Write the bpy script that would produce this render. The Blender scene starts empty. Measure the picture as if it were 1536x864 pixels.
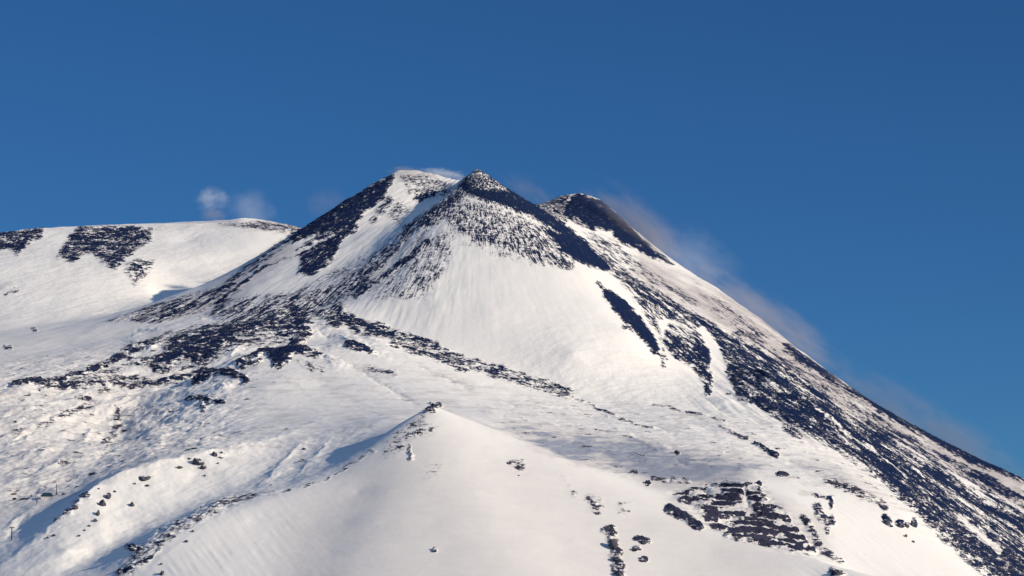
import bpy, math, random
from mathutils import Vector
import numpy as np

# ------------------------------------------------------------------ frame
F = 4356.0; PITCH = math.radians(7.0); CAMZ = 900.0
CP, SP = math.cos(PITCH), math.sin(PITCH)
scene = bpy.context.scene
col = scene.collection

def P(u, v, Y):
    """survey bearing (u, v) at range Y -> world point"""
    a = (u-768.0)/F; b = (432.0-v)/F
    y = CP - b*SP
    s = Y/y
    return (a*s, Y, CAMZ + (SP + b*CP)*s)

def bearing(x, y, z):
    zz = z-CAMZ
    d = y*CP + zz*SP
    up = -y*SP + zz*CP
    return 768.0 + F*x/d, 432.0 - F*up/d

# ------------------------------------------------------------------ numpy noise
def _hash(ix, iy, seed):
    h = ix.astype(np.uint32)*np.uint32(374761393) + iy.astype(np.uint32)*np.uint32(668265263) + np.uint32((seed*1442695041) & 0xffffffff)
    h = (h ^ (h >> np.uint32(13)))*np.uint32(1274126177)
    return h ^ (h >> np.uint32(16))
_GC = np.cos(np.arange(1024)*(2*math.pi/1024)).astype(np.float32); _GS = np.sin(np.arange(1024)*(2*math.pi/1024)).astype(np.float32)
def gnoise(x, y, seed=0):
    x = np.asarray(x, np.float64); y = np.asarray(y, np.float64)
    xi = np.floor(x); yi = np.floor(y); xf = (x-xi).astype(np.float32); yf = (y-yi).astype(np.float32)
    xi = xi.astype(np.int32); yi = yi.astype(np.int32)
    fx = xf*xf*xf*(xf*(xf*6-15)+10); fy = yf*yf*yf*(yf*(yf*6-15)+10)
    def g(dx, dy):
        a = _hash(xi+dx, yi+dy, seed) & np.uint32(1023)
        return _GC[a]*(xf-np.float32(dx))+_GS[a]*(yf-np.float32(dy))
    n0 = g(0,0)+(g(1,0)-g(0,0))*fx
    n1 = g(0,1)+(g(1,1)-g(0,1))*fx
    return (n0+(n1-n0)*fy)*1.5
def fbm(x, y, octv=4, seed=0, gain=.5):
    s = 0; a = 1.0; t = 0
    for k in range(octv):
        s = s + a*gnoise(x*2**k+17.3*k, y*2**k-9.1*k, seed+k); t += a; a *= gain
    return s/t
def ridged(x, y, octv=4, seed=0, gain=.5):
    s = 0; a = 1.0; t = 0
    for k in range(octv):
        s = s + a*(1-2*np.abs(gnoise(x*2**k+7.7*k, y*2**k+3.1*k, seed+k))); t += a; a *= gain
    return s/t
def sstep(a, b, x):
    t = np.clip((x-a)/(b-a), 0, 1); return t*t*(3-2*t)

# ------------------------------------------------------------------ terrain control: (u, v, Y)
pts = []
def pl(seq, step=28.0):
    """crest or foot polyline, densified"""
    for (a, b) in zip(seq[:-1], seq[1:]):
        n = max(1, int(math.hypot(b[0]-a[0], b[1]-a[1])/step))
        for k in range(n):
            t = k/n
            pts.append(tuple(a[i]+(b[i]-a[i])*t for i in range(3)))
    pts.append(seq[-1])
def dots(*seq):
    pts.extend(seq)
def cone_Y(apex, s, u, v):
    """range where the ray (u, v) meets a cone of slope s"""
    ax, ay, az = P(*apex)
    for Y in np.arange(ay-4000, ay, 5.0):
        x, y, z = P(u, v, Y)
        if z <= az - s*math.hypot(x-ax, y-ay): return Y
    return ay
def face_Y(crest, s, u, v):
    """range on a face that falls with slope s from a crest toward the viewer"""
    uc = [c[0] for c in crest]
    vc = float(np.interp(u, uc, [c[1] for c in crest])); Yc = float(np.interp(u, uc, [c[2] for c in crest]))
    hw = max(0.0, v-vc)*1.5
    Yc = float(np.mean(np.interp(np.linspace(u-hw, u+hw, 25), uc, [c[2] for c in crest])))
    vcm = float(np.mean(np.interp(np.linspace(u-hw*.7, u+hw*.7, 25), uc, [c[1] for c in crest]))); vc = vcm
    return Yc - (v-vc)*Yc/F/(s-.05)
# left plateau
pl([(-260,395,14500),(-120,372,14550),(0,351,14580),(60,345,14600),(130,341,14620),(200,341,14640),(335,338,14680),(362,327,14720),(405,332,14740),(440,341,14740),(480,350,14740)], 40)
pl([(-260,440,15300),(0,400,15400),(200,385,15500),(480,385,15500)], 90)
dots((100,362,14400),(200,362,14420),(280,362,14450),(0,372,14350))
pl([(-200,430,13850),(0,400,13850),(100,398,13900),(200,395,13900),(300,385,14120),(370,370,14300)], 70)
pl([(-200,480,13500),(0,440,13500),(120,438,13500),(220,430,13700),(300,415,13930),(335,400,14050)], 70)
pl([(-200,520,13000),(0,487,13050),(120,480,13050),(170,470,13200),(240,448,13700)], 60)
# hidden dip between plateau and main ridge
dots((420,430,13600),(470,430,13500),(540,420,13800),(640,420,14000),(760,400,14100),(830,400,14200))
# main left crest
pl([(596,256,13200),(560,274,13130),(520,300,13050),(480,326,12980),(440,352,12900),(400,380,12820),(350,414,12720),(300,440,12620),(240,457,12540),(180,477,12450)])
pl([(596,256,13200),(625,256,13220),(655,262,13200),(685,270,13150)],20)
# west summit face
dots((600,290,13020),(640,300,12990),(560,310,12960),(520,340,12850),(490,370,12700),(450,400,12520),(600,330,12820),(560,370,12560),(520,400,12400),
     (400,425,12400),(350,455,12250),(440,445,12130),(480,425,12240),(480,460,11950),(300,475,12200),(660,300,12930))
# south-east cone
SEA = (716,254,12900)
pl([(716,254,12900),(690,276,12830),(640,330,12520),(590,385,12230),(550,420,12060),(515,452,11900)],24)
for (u,v) in [(716,290),(760,310),(716,350),(660,360),(770,360),(820,370),(640,410),(716,410),(800,420),(870,410),(600,440),(660,460),(740,470),(820,480),(900,460),(940,500),(860,530)]:
    dots((u, v, cone_Y(SEA, .60, u, v)))
pl([(716,254,12900),(750,277,12900),(800,312,12880),(850,345,12850),(900,382,12790),(960,422,12700),(1030,466,12560),(1100,512,12430),(1200,582,12250),(1300,648,12050),(1400,715,11850),(1536,805,11600),(1700,910,11300)])
# foot of the cone
pl([(510,462,11750),(580,500,11480),(660,525,11330),(740,550,11230),(820,572,11150),(900,592,11080),(990,606,11020),(1080,612,11000)],40)
dots((990,545,11500),(1040,560,11550),(1000,500,11950),(1060,520,12000),(1080,570,11550))
# far peak and right skyline
pl([(815,308,13500),(845,293,13600),(870,290,13650),(900,300,13650),(940,334,13600),(975,368,13550),(1020,399,13450),(1080,434,13350),(1150,487,13200),(1200,525,13100),(1260,572,13000),(1320,612,12900),(1400,655,12780),(1470,690,12660),(1536,719,12550),(1700,790,12300)])
dots((860,330,13300),(900,345,13250),(940,375,13150),(1010,430,12900),(1100,480,12800),(1200,550,12650),(1300,620,12450),(1420,695,12250),(1536,765,12050))
pl([(716,300,13300),(800,350,13900),(900,345,14400),(1000,430,14400),(1150,530,14200),(1300,650,14000),(1500,760,13800),(1800,900,13500)],90)
# lava flank, dark rib
pl([(1090,600,11050),(1180,632,10850),(1250,662,10650),(1320,715,10300),(1400,785,9950),(1470,842,9600),(1600,930,9200)],50)
dots((1150,560,11600),(1250,630,11250),(1350,700,10900),(1450,780,10500),(1536,850,10200),(1620,900,10300))
# lava field left
pl([(60,576,10950),(130,560,11100),(200,530,11400),(300,500,11600),(400,482,11650),(470,475,11650)],60)
dots((0,530,11900),(100,520,12000),(180,500,12150),(-150,540,12000),(-150,600,11000),(0,590,10800),(300,530,11300),(380,505,11400),(450,500,11400),(560,505,11250))
# middle hill crest
pl([(285,572,10900),(320,552,10950),(360,533,11000),(400,524,11020),(450,519,11050),(520,515,11050),(570,523,11000),(640,545,10900),(720,572,10780)],30)
dots((250,585,11000),(300,570,11100),(340,548,11150),(400,536,11180),(460,528,11180))
dots((400,580,10600),(480,580,10600),(560,580,10550),(330,600,10550),(300,630,10350),(640,600,10380),(720,610,10350),(420,620,10280),(520,610,10300))
# hollow left of the middle hill
dots((245,583,10960),(205,608,10880),(180,640,10720),(165,665,10500),(285,605,10680),(240,645,10350),(170,687,10040),(225,630,10620))
# left plain
dots((60,620,10600),(-120,650,10500),(60,680,9950),(-120,740,9700),(0,730,9600),(120,680,9950),(230,670,9900),(330,655,9950),(100,720,9650),(40,745,9520),(400,640,9980))
# crest B
pl([(500,628,9950),(445,650,9700),(385,669,9550),(320,681,9420),(240,697,9320),(180,715,9230),(140,735,9150),(100,775,9020),(55,812,8920),(0,850,8820),(-80,900,8700)],24)
pl([(130,738,9340),(100,749,9310),(60,764,9290),(20,782,9260),(0,790,9240),(-60,810,9180)],30)
dots((100,762,9170),(60,791,9110),(20,812,9040),(-20,840,8950))
dots((200,745,9130),(150,785,8950),(380,690,9400),(100,825,8780),(480,650,9640),(540,640,9560),(590,625,9620),(290,715,9280),(240,725,9210),(180,770,9050))
# gully
pl([(600,636,9480),(540,652,9440),(480,674,9390),(430,694,9330),(400,706,9290),(360,722,9220),(300,749,9120),(230,780,9000),(170,812,8880),(110,850,8720)],30)
dots((600,643,9280),(540,676,9150),(480,706,9040),(430,727,8990),(360,749,8920),(300,768,8870),(240,795,8760))
# near crest C (left skirt of the foreground cone)
FCC = [(150,900,8360),(195,850,8460),(300,785,8640),(420,743,8780),(510,706,8900),(590,648,9040),(650,609,9150),(720,641,9120),(830,686,9050),(950,742,8930),(1080,802,8770),(1230,842,8640)]
pl([(650,609,9150),(620,627,9090),(590,648,9040),(550,678,8970),(510,706,8900),(470,724,8840),(420,743,8780),(360,764,8710),(300,785,8640),(240,812,8560),(195,850,8460),(150,900,8360)],22)
pl([(650,609,9150),(680,622,9140),(720,641,9120),(770,664,9090),(830,686,9050),(890,713,9000),(950,742,8930),(1010,772,8850),(1080,802,8770),(1150,824,8700),(1230,842,8640),(1330,870,8560),(1450,910,8480)],22)
for (u,v) in [(u_+(v_//44 % 2)*22, v_) for u_ in range(230, 1200, 44) for v_ in range(650, 1010, 44) if v_ > np.interp(u_+(v_//44 % 2)*22, [c[0] for c in FCC], [c[1] for c in FCC])+26]:
    dots((u, v, face_Y(FCC, .56, u, v)))
# basin behind the foreground cone
pl([(640,618,9900),(700,635,9850),(770,660,9700),(840,682,9560),(900,705,9420),(960,728,9250),(1000,748,9120)],40)
dots((760,625,10100),(850,650,9950),(930,680,9700),(1000,700,9500),(1080,700,9450),(900,625,10500),(1000,640,10300),(1080,660,10000),(1150,690,9750),(1000,615,10800),(820,600,10700),(1180,650,10450),(1250,700,10000))
# outcrop and right slope
dots((1060,728,9280),(1120,722,9250),(1040,760,9040),(1100,780,8960),(1160,800,8900),(1210,820,8850),(1180,760,9060),(1230,780,9040),(1200,720,9420),(1270,725,9500),
     (1260,850,8760),(1300,800,9080),(1300,750,9380),(1360,780,9350),(1380,840,9020),(1440,860,9050),(1500,900,8980),(1350,740,9700),(1430,800,9560),(1300,900,8650),(1600,1000,8700))
W = np.array([P(*p) for p in pts])
# far anchors in world metres: apron toward the viewer and around
anch = []
for x in range(-6000, 6001, 1500):
    anch += [(x*1.0, 5200, 620), (x*1.0, 6800, 760)]
    anch += [(x*1.0, 17500, 1900), (x*1.0, 20500, 1300)]
anch += [(-4500,9000,900),(-4500,11000,1300),(-4300,13500,1900),(-4500,15500,2100),(4500,9000,700),(4500,11000,900),(4500,13000,1200),(4500,15500,1300),(0,15600,2500),(1500,15600,2100),(-1500,16200,2300)]
W = np.vstack([W, np.array(anch, float)])
n = len(W)
S = 1000.0
d = np.sqrt(((W[:,None,:2]-W[None,:,:2])**2).sum(-1) + 25.0)/S
A = np.zeros((n+1, n+1)); A[:n,:n] = d - np.eye(n)*0.001; A[:n,n] = 1; A[n,:n] = 1
sol = np.linalg.solve(A, np.append(W[:,2], 0))
def base_height(x, y):
    shp = x.shape; x = x.ravel(); y = y.ravel(); out = np.empty(x.size)
    for i in range(0, x.size, 20000):
        xx = x[i:i+20000, None]; yy = y[i:i+20000, None]
        out[i:i+20000] = (np.sqrt((xx-W[:,0])**2+(yy-W[:,1])**2+25.0)/S) @ sol[:n] + sol[n]
    return out.reshape(shp)

# fine grid of the mountain
GX0, GX1, GY0, GY1 = -2720.0, 2720.0, 7700.0, 15000.0
DX, DY = 4.0, 5.0
CX, CY = 16.0, 20.0
xs = np.arange(GX0, GX1+.1, DX); ys = np.arange(GY0, GY1+.1, DY)
cxs = np.arange(GX0-CX, GX1+2*CX, CX); cys = np.arange(GY0-CY, GY1+2*CY, CY)
CXg, CYg = np.meshgrid(cxs, cys)
Hc = base_height(CXg, CYg)
def upsample(M, axis, src0, srcd, dst):
    t = (dst-src0)/srcd; i = np.floor(t).astype(int); f = t-i
    M = np.moveaxis(M, axis, 0)
    g = lambda k: M[np.clip(i+k, 0, M.shape[0]-1)]
    f = f[:, None]
    r = .5*((2*g(0)) + (-g(-1)+g(1))*f + (2*g(-1)-5*g(0)+4*g(1)-g(2))*f*f + (-g(-1)+3*g(0)-3*g(1)+g(2))*f**3)
    return np.moveaxis(r, 0, axis)
H = upsample(upsample(Hc, 0, cys[0], CY, ys), 1, cxs[0], CX, xs)
X, Y = np.meshgrid(xs, ys)

# ------------------------------------------------------------------ rock and ash cover, with some painted shade (survey map in bearings)
MW, MH = 1736, 1000         # covers u -100..1636, v 100..1100
OU, OV = -100.0, 100.0
MU, MV = np.meshgrid(np.arange(MW)+OU, np.arange(MH)+OV)
rock = np.zeros((MH, MW)); ash = np.zeros((MH, MW))  # ash map also carries the shade painted on basin and fore hill
def win(ps, pad):
    us = [p[0] for p in ps]; vs = [p[1] for p in ps]
    a = max(0, int(min(us)-pad-OU)); b = min(MW, int(max(us)+pad-OU)+1)
    c = max(0, int(min(vs)-pad-OV)); e = min(MH, int(max(vs)+pad-OV)+1)
    return slice(c, e), slice(a, b)
def seg_dist(U, V, ps, closed=False):
    dd = np.full(U.shape, 1e9)
    q = ps + [ps[0]] if closed else ps
    for (a, b) in zip(q[:-1], q[1:]):
        ex, ey = b[0]-a[0], b[1]-a[1]; L = ex*ex+ey*ey+1e-9
        t = np.clip(((U-a[0])*ex+(V-a[1])*ey)/L, 0, 1)
        dd = np.minimum(dd, np.hypot(U-a[0]-t*ex, V-a[1]-t*ey))
    return dd
def poly(ps, dens, soft=5, to=None):
    to = rock if to is None else to
    w = win(ps, soft+2); U, V = MU[w], MV[w]
    ins = np.zeros(U.shape, bool)
    q = ps + [ps[0]]
    for (a, b) in zip(q[:-1], q[1:]):
        if a[1] == b[1]: continue
        c = ((a[1] > V) != (b[1] > V)) & (U < (b[0]-a[0])*(V-a[1])/(b[1]-a[1])+a[0])
        ins ^= c
    sd = seg_dist(U, V, ps, True)*np.where(ins, 1, -1)
    m = sstep(-soft, soft, sd)
    if dens >= 0: to[w] = np.maximum(to[w], m*dens)
    else: to[w] = to[w]*(1-m*(-dens))
def line(ps, wid, dens, to=None, soft=None):
    to = (ash if 0 < dens <= .42 and wid < 6 else rock) if to is None else to
    soft = soft or max(2.0, wid*.6)
    w = win(ps, wid+soft+2); U, V = MU[w], MV[w]
    m = 1-sstep(wid/2-soft/2, wid/2+soft, seg_dist(U, V, ps))
    if dens >= 0: to[w] = np.maximum(to[w], m*dens)
    else: to[w] = to[w]*(1-m*(-dens))

# left plateau
poly([(-100,372),(0,349),(66,342),(62,358),(44,362),(28,384),(12,372),(-60,392)], .8, 4)
poly([(118,340),(226,341),(226,362),(208,372),(190,386),(172,404),(152,392),(140,380),(128,378),(112,392),(86,388),(96,368)], .78, 6)
poly([(186,402),(206,388),(230,392),(222,412),(202,428)], .45, 8)
line([(0,435),(14,425)], 5, .4)
poly([(330,336),(400,332),(455,338),(450,350),(420,348),(370,342)], .45, 4)
line([(226,343),(340,337)], 4, .35)
# main left crest
poly([(592,262),(584,280),(574,300),(548,316),(536,334),(502,350),(470,352),(440,366),(436,352),(480,324),(530,292),(572,268)], .93, 4)
poly([(548,316),(536,330),(536,346),(512,360),(506,376),(492,398),(468,412),(446,412),(452,388),(444,376),(474,356),(508,342),(528,326)], .9, 4)
line([(444,352),(400,384),(350,420),(326,444)], 8, .7)
line([(486,366),(440,384),(400,398),(366,424),(324,456)], 3, .85)
line([(436,362),(408,380),(376,402),(352,424)], 4, -.7)
line([(500,352),(470,366),(430,388),(392,398)], 4, -.8)
poly([(160,482),(180,472),(240,454),(300,440),(352,424),(360,436),(330,458),(280,474),(236,484)], .5, 7)
poly([(225,470),(262,458),(268,472),(240,484)], .75, 4)
poly([(300,462),(350,450),(440,438),(500,440),(520,460),(440,470),(380,474),(330,480)], .42, 9)
# between the ridges
poly([(700,276),(664,320),(620,372),(560,430),(520,452),(480,448),(440,440),(470,424),(540,386),(590,352),(640,322),(676,290)], .47, 10)
line([(704,280),(672,306),(640,330),(606,350)], 14, .72)
line([(640,364),(606,392),(570,414),(534,444)], 8, .8)
line([(600,372),(560,410),(520,446)], 7, .55)
line([(625,352),(590,392),(560,418)], 8, -.8)
line([(600,345),(540,392),(505,420),(470,432)], 9, -.6)
poly([(600,262),(640,262),(690,280),(680,296),(640,300),(610,290)], .3, 6)
line([(626,298),(650,290)], 7, .75); line([(645,288),(688,288)], 5, .6); line([(560,330),(585,300)],8,.5)
poly([(560,430),(600,380),(650,352),(690,330),(672,400),(640,450),(560,450)], .27, 14)
poly([(600,340),(620,310),(600,300),(580,320)], .3, 8)
# cone cap
poly([(686,280),(694,268),(716,254),(742,264),(790,296),(840,330),(884,366),(906,392),(880,380),(846,358),(806,330),(776,318),(740,304),(704,294)], .96, 4)
poly([(700,262),(722,257),(748,272),(760,286),(736,284),(706,280)], -.42, 5)
poly([(668,310),(700,298),(760,314),(820,344),(856,372),(838,384),(780,372),(720,356),(680,344)], .38, 8)
line([(676,318),(700,342),(742,356),(800,374),(850,392)], 20, .5)
line([(668,312),(650,330)], 14, .55)
poly([(812,340),(846,352),(886,372),(924,408),(900,404),(872,396),(840,376)], 1, 4)
poly([(716,350),(800,378),(860,398),(820,404),(740,384),(690,366)], .22, 12)
# rib on the right
poly([(850,344),(900,378),(960,420),(1030,462),(1100,504),(1170,552),(1180,622),(1104,590),(1088,560),(1070,520),(1050,498),(1010,480),(985,478),(960,452),(930,420),(900,392)], .72, 6)
poly([(880,330),(930,370),(960,400),(930,396),(896,368)], .4, 6)
poly([(960,432),(985,470),(992,500),(1000,540),(988,500),(972,478),(950,446)], .55, 6)
poly([(1004,484),(1050,498),(1066,520),(1062,556),(1068,580),(1052,570),(1040,552),(1010,536),(994,512)], .82, 5)
poly([(988,480),(1002,474),(1040,494),(1030,508),(1004,500)], -.6, 5)
line([(1054,496),(1070,520),(1086,560),(1098,598)], 14, -.95, soft=4)
line([(1064,560),(1062,588)], 8, .6)
poly([(903,432),(918,438),(938,452),(962,476),(982,506),(992,534),(980,530),(966,512),(944,490),(922,466),(908,450)], 1.0, 3)  # rock scar, with the gully's shadow painted into the dark mask
line([(896,424),(912,440)], 4, .6); line([(935,490),(941,493)], 4, .7); line([(992,532),(996,548)],5,.5)
# flank
poly([(1100,500),(1170,545),(1240,592),(1320,648),(1400,706),(1536,790),(1660,860),(1660,960),(1536,880),(1500,858),(1440,820),(1400,786),(1340,724),(1290,686),(1240,656),(1180,630),(1110,598),(1090,560)], .83, 6)
line([(1130,590),(1200,630),(1270,668),(1340,716),(1410,784),(1480,846),(1540,890)], 22, .84)
line([(1100,520),(1180,580),(1240,610)], 22, .8)
line([(1170,560),(1260,612),(1360,690),(1430,750),(1536,820)], 7, -.4)
line([(1120,528),(1190,566),(1290,634),(1400,706),(1536,786)], 6, .8)
line([(1240,630),(1330,690),(1420,770),(1480,820)], 5, -.4)
line([(1440,776),(1470,800),(1500,830)], 7, -.85)
line([(1350,668),(1440,720),(1536,770)], 9, -.75)
line([(1180,522),(1260,578),(1330,620),(1400,658),(1470,693),(1536,722),(1640,765)], 9, .92)
line([(1300,622),(1400,680),(1536,745),(1640,790)], 10, .5)
line([(1100,460),(1200,540)], 4, .35)
poly([(1080,470),(1160,520),(1300,618),(1420,690),(1536,750),(1640,800),(1640,850),(1536,800),(1400,712),(1280,640),(1150,545)], .42, 6)
# far peak
poly([(836,300),(870,290),(906,302),(944,336),(980,374),(1010,396),(980,388),(944,370),(910,352),(876,342),(848,326)], .97, 4)
line([(856,294),(846,308),(836,316)], 4, -.6); line([(898,349),(916,352)], 8, -1); line([(862,328),(880,340)], 4, -.5)
poly([(806,306),(836,294),(856,290),(852,310),(850,334),(826,322)], .55, 4)
poly([(870,345),(920,360),(960,392),(1000,420),(1060,462),(1020,450),(960,416),(900,376)], .3, 7)
# lava field
poly([(186,524),(240,504),(310,486),(400,466),(470,458),(520,470),(560,490),(600,500),(560,506),(500,494),(470,484),(440,510),(400,498),(360,500),(330,532),(300,552),(240,562),(200,548)], .66, 8)
poly([(250,505),(330,492),(400,476),(430,480),(330,520),(300,540),(240,548),(250,520)], .85, 7)
line([(440,462),(456,500),(446,512)], 16, .9)
line([(505,465),(520,480),(560,495),(566,498)], 12, .8)
line([(20,576),(70,572),(130,560),(170,540),(200,524)], 6, .85)
line([(60,577),(150,578),(240,575),(310,558)], 7, .75)
poly([(60,575),(200,545),(240,575)], .3, 8)
line([(205,533),(240,527)], 9, -.9); line([(190,556),(225,556)], 9, -.95); line([(262,548),(285,545)],10,-.8)
line([(470,478),(490,486)], 8, -.8); line([(500,498),(520,494)], 10, -.9)
poly([(310,500),(380,492),(440,494),(430,515),(370,520),(320,540)], .35, 8)
line([(560,490),(610,508),(650,524),(700,545),(750,558),(800,574),(850,590)], 13, .55)
line([(600,502),(640,514)], 6, .8); line([(590,515),(650,535),(700,555)], 7, .6)
line([(655,530),(720,548)], 6, .5)
line([(520,519),(545,523),(558,526)], 6, 1)
# middle hill
poly([(386,526),(410,521),(450,521),(480,526),(440,534),(424,550),(410,552),(408,540),(398,530)], .97, 3)
line([(355,545),(390,530)], 5, .85); line([(360,550),(390,541)], 6,.7); line([(452,526),(476,530)], 10, .6)
line([(294,572),(316,560),(345,560),(366,568),(368,572)], 7, .95)
poly([(446,540),(480,548),(490,560),(460,552)], .4, 6)
line([(282,604),(310,602),(336,604)], 4, .75); line([(300,606),(306,614)], 6, .7)
line([(498,530),(560,566),(610,596),(632,610)], 3, .35); line([(410,560),(440,575),(465,592)], 3, .35)
line([(610,540),(660,560),(710,580)], 3, .4)
line([(550,552),(590,560)], 8, .25)
# plain, left
line([(176,618),(180,640),(160,664)], 7, .5); line([(90,628),(110,620),(140,608)], 6, .45); line([(80,632),(104,622)],8,.4)
for (a, b, r_) in [(30,600,.3),(60,640,.3),(120,600,.3),(150,590,.35),(20,650,.25),(10,440,.3)]:
    line([(a,b),(a+14,b-5)], 6, r_)
line([(50,494),(54,496)],4,.6); line([(8,520),(16,522)],4,.6)
# near ridges, left
poly([(320,756),(350,744),(400,740),(330,768),(290,790),(240,822),(200,864),(170,864),(200,830),(250,795),(290,778)], .3, 6)
line([(192,822),(206,828)], 8, .7); line([(180,860),(205,850),(240,825)], 4, .6); line([(110,760),(130,745)], 6, .4); line([(85,785),(112,765)], 6,.35)
# fore cone
poly([(636,620),(600,640),(580,660),(570,690),(590,692),(616,664),(650,650),(660,640)], .2, 7)
line([(700,640),(730,700),(745,760)], 12, .22, ash)
line([(560,720),(540,790)], 16, .22, ash)
poly([(640,695),(664,690),(660,710),(640,720),(634,710)], .17, 8)
line([(648,610),(660,608)], 4, .9); line([(641,617),(652,617)], 5, .9); line([(612,655),(632,646)], 3, .7); line([(614,668),(616,690)],3,.6)
poly([(762,690),(776,688),(790,698),(776,708)], .42, 6)
poly([(836,712),(848,712),(850,722),(860,745),(880,752)], .25, 6)
poly([(880,745),(900,748),(902,772),(888,770)], .42, 6); poly([(930,750),(950,755),(944,772),(928,770)], .25, 7)
line([(913,795),(920,812),(926,840),(930,870)], 11, .75); line([(955,808),(972,812)], 6, .7); line([(962,840),(968,841)],4,.8); line([(952,824),(958,822)],5,.6)
line([(652,826),(654,826)], 4, .7); line([(645,812),(650,810)], 5, .35)
# basin and lines
line([(860,596),(900,614),(950,636),(980,642)], 2.5, .48); line([(980,608),(1010,612),(1020,616)], 2.5, .45); line([(1030,618),(1060,624),(1086,632)], 2.5, .5)
line([(1080,642),(1120,658)], 3, .5); line([(1132,666),(1166,684)], 3.5, .9); line([(1004,610),(1080,640)], 3, .4)
line([(1178,642),(1200,656)], 6, .6); line([(1205,650),(1226,675)], 4, .4); line([(920,602),(960,612)],4,.3); line([(715,608),(740,612)],5,.25)
for (a, b) in [(838,618),(790,600),(870,620),(960,655),(1015,665),(1115,690),(1167,712),(1000,692)]:
    line([(a,b),(a+16,b+6)], 3, .4)
line([(950,711),(953,710)], 4, .9); line([(970,727),(974,727)],3,.8); line([(1014,678),(1017,679)],3,.9)
line([(1010,720),(1030,722)], 8, .5); line([(980,718),(1000,722)],5,.5)
# outcrop
poly([(1010,735),(1090,715),(1150,735),(1240,780),(1250,840),(1100,815),(1000,770)], .4, 12, ash)
poly([(1008,740),(1050,728),(1090,722),(1140,726),(1150,750),(1180,768),(1200,796),(1228,830),(1180,828),(1110,806),(1060,788),(1040,760)], .56, 5)
line([(1004,764),(1024,774),(1048,790)], 9, .97)
for (ps, w_, d_) in [([(1088,730),(1138,728)],5,.8),([(1088,740),(1110,752)],8,.85),([(1126,744),(1150,748)],6,.9),([(1024,750),(1070,750)],7,.75),([(1134,768),(1178,776)],11,.97),
                     ([(1060,770),(1110,776)],7,.7),([(1110,790),(1160,796),(1190,800)],15,.97),([(1090,803),(1150,814),(1220,828)],7,.85),([(1180,800),(1210,812)],9,.9)]:
    line(ps, w_, d_)
for (ps, w_) in [([(1148,786),(1180,788)],3),([(1080,765),(1130,768)],4),([(1186,778),(1222,822)],3),([(1030,742),(1080,738)],4),([(1116,732),(1122,758)],4),([(1130,810),(1165,812)],3),([(1080,785),(1100,780)],4)]:
    line(ps, w_, -.9, soft=2)
line([(1225,760),(1232,778)], 9, .55); line([(1236,775),(1244,790)], 7, .5); line([(1205,776),(1218,795)], 7, .6); line([(1216,795),(1228,818)], 9, .5)
line([(1222,744),(1246,748),(1248,762)], 4, .6); line([(1248,776),(1250,784)], 6, .6); line([(1238,792),(1242,800)],4,.5)
line([(1234,826),(1262,842)], 7, .5); line([(1250,858),(1262,862)], 9, .7); line([(1200,738),(1236,744)],4,.4)
line([(1240,722),(1270,732),(1300,746),(1330,762)], 8, .42); line([(1328,775),(1336,786)], 6, .7); line([(1348,786),(1354,788)],6,.7); line([(1372,780),(1374,790)],4,.7)
line([(1168,712),(1180,714)],4,.8); 
# ash veil on snow, plus shade painted over basin and fore hill
poly([(330,336),(400,333),(450,340),(430,348),(380,344)], .8, 6, ash)
poly([(580,262),(600,254),(640,255),(690,268),(650,264),(604,272)], .9, 5, ash)
poly([(160,484),(300,440),(440,352),(440,380),(330,470)], .55, 12, ash)
poly([(620,350),(560,430),(520,450),(580,380)], .55, 10, ash)
poly([(760,640),(860,650),(1000,670),(1140,700),(1100,722),(1000,730),(900,700),(830,684)], .95, 20, ash)  # grazing shade of the basin, painted into the snow colour
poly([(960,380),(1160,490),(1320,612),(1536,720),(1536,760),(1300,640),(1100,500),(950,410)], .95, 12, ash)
poly([(1040,420),(1150,495),(1300,610),(1290,625),(1150,540),(1060,460)], .24, 6)
poly([(820,300),(860,290),(860,330),(830,320)], .6, 5, ash)
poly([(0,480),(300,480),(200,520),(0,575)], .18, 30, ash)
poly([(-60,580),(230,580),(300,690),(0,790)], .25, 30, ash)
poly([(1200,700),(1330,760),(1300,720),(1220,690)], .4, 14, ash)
poly([(640,620),(1200,830),(1200,1000),(400,1000),(420,780)], .34, 50, ash)  # weaker sunlight on the fore hill, painted in as a grey tint
line([(560,676),(480,724),(400,744)], 2.5, .3, rock)

# crisp crests, creases and drift ridges, metres
rel = np.zeros((MH, MW)); relN = np.zeros((MH, MW))
def crest(ps, A, wd, to=None, only=None):
    to = rel if to is None else to
    w = win(ps, wd*5); U_, V_ = MU[w], MV[w]
    # taper toward the ends
    e0 = np.hypot(U_-ps[0][0], V_-ps[0][1]); e1 = np.hypot(U_-ps[-1][0], V_-ps[-1][1])
    L_ = math.hypot(ps[-1][0]-ps[0][0], ps[-1][1]-ps[0][1])
    tp = np.clip(np.minimum(e0, e1)/(L_*.3)+.15, 0, 1)
    d_ = seg_dist(U_, V_, ps)
    to[w] += A*np.exp(-d_/wd)*tp
crest([(480,630),(440,650),(385,669),(320,681),(240,697),(180,715),(140,735),(100,775),(55,812),(0,850)], 15, 9)
crest([(430,640),(360,655),(300,664),(230,680)], 7, 6)
crest([(498,530),(560,566),(610,596),(636,612)], -7, 7); crest([(600,535),(660,562),(720,590)], -5, 6)
crest([(360,556),(300,600),(240,645),(190,680)], 10, 8)
crest([(470,655),(440,680),(410,712),(396,732)], 9, 8); crest([(500,650),(470,690),(440,722)], 6, 6); crest([(440,700),(400,720),(380,738)], 6, 6)
crest([(400,738),(340,752),(290,778),(230,806),(180,846)], 10, 7)
crest([(330,775),(280,806),(240,840),(215,864)], 6, 6)
crest([(140,700),(90,715),(40,735)], 7, 6); crest([(60,760),(30,775),(0,800)], 7, 5); crest([(45,770),(25,790),(5,812)], -6, 4)
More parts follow.
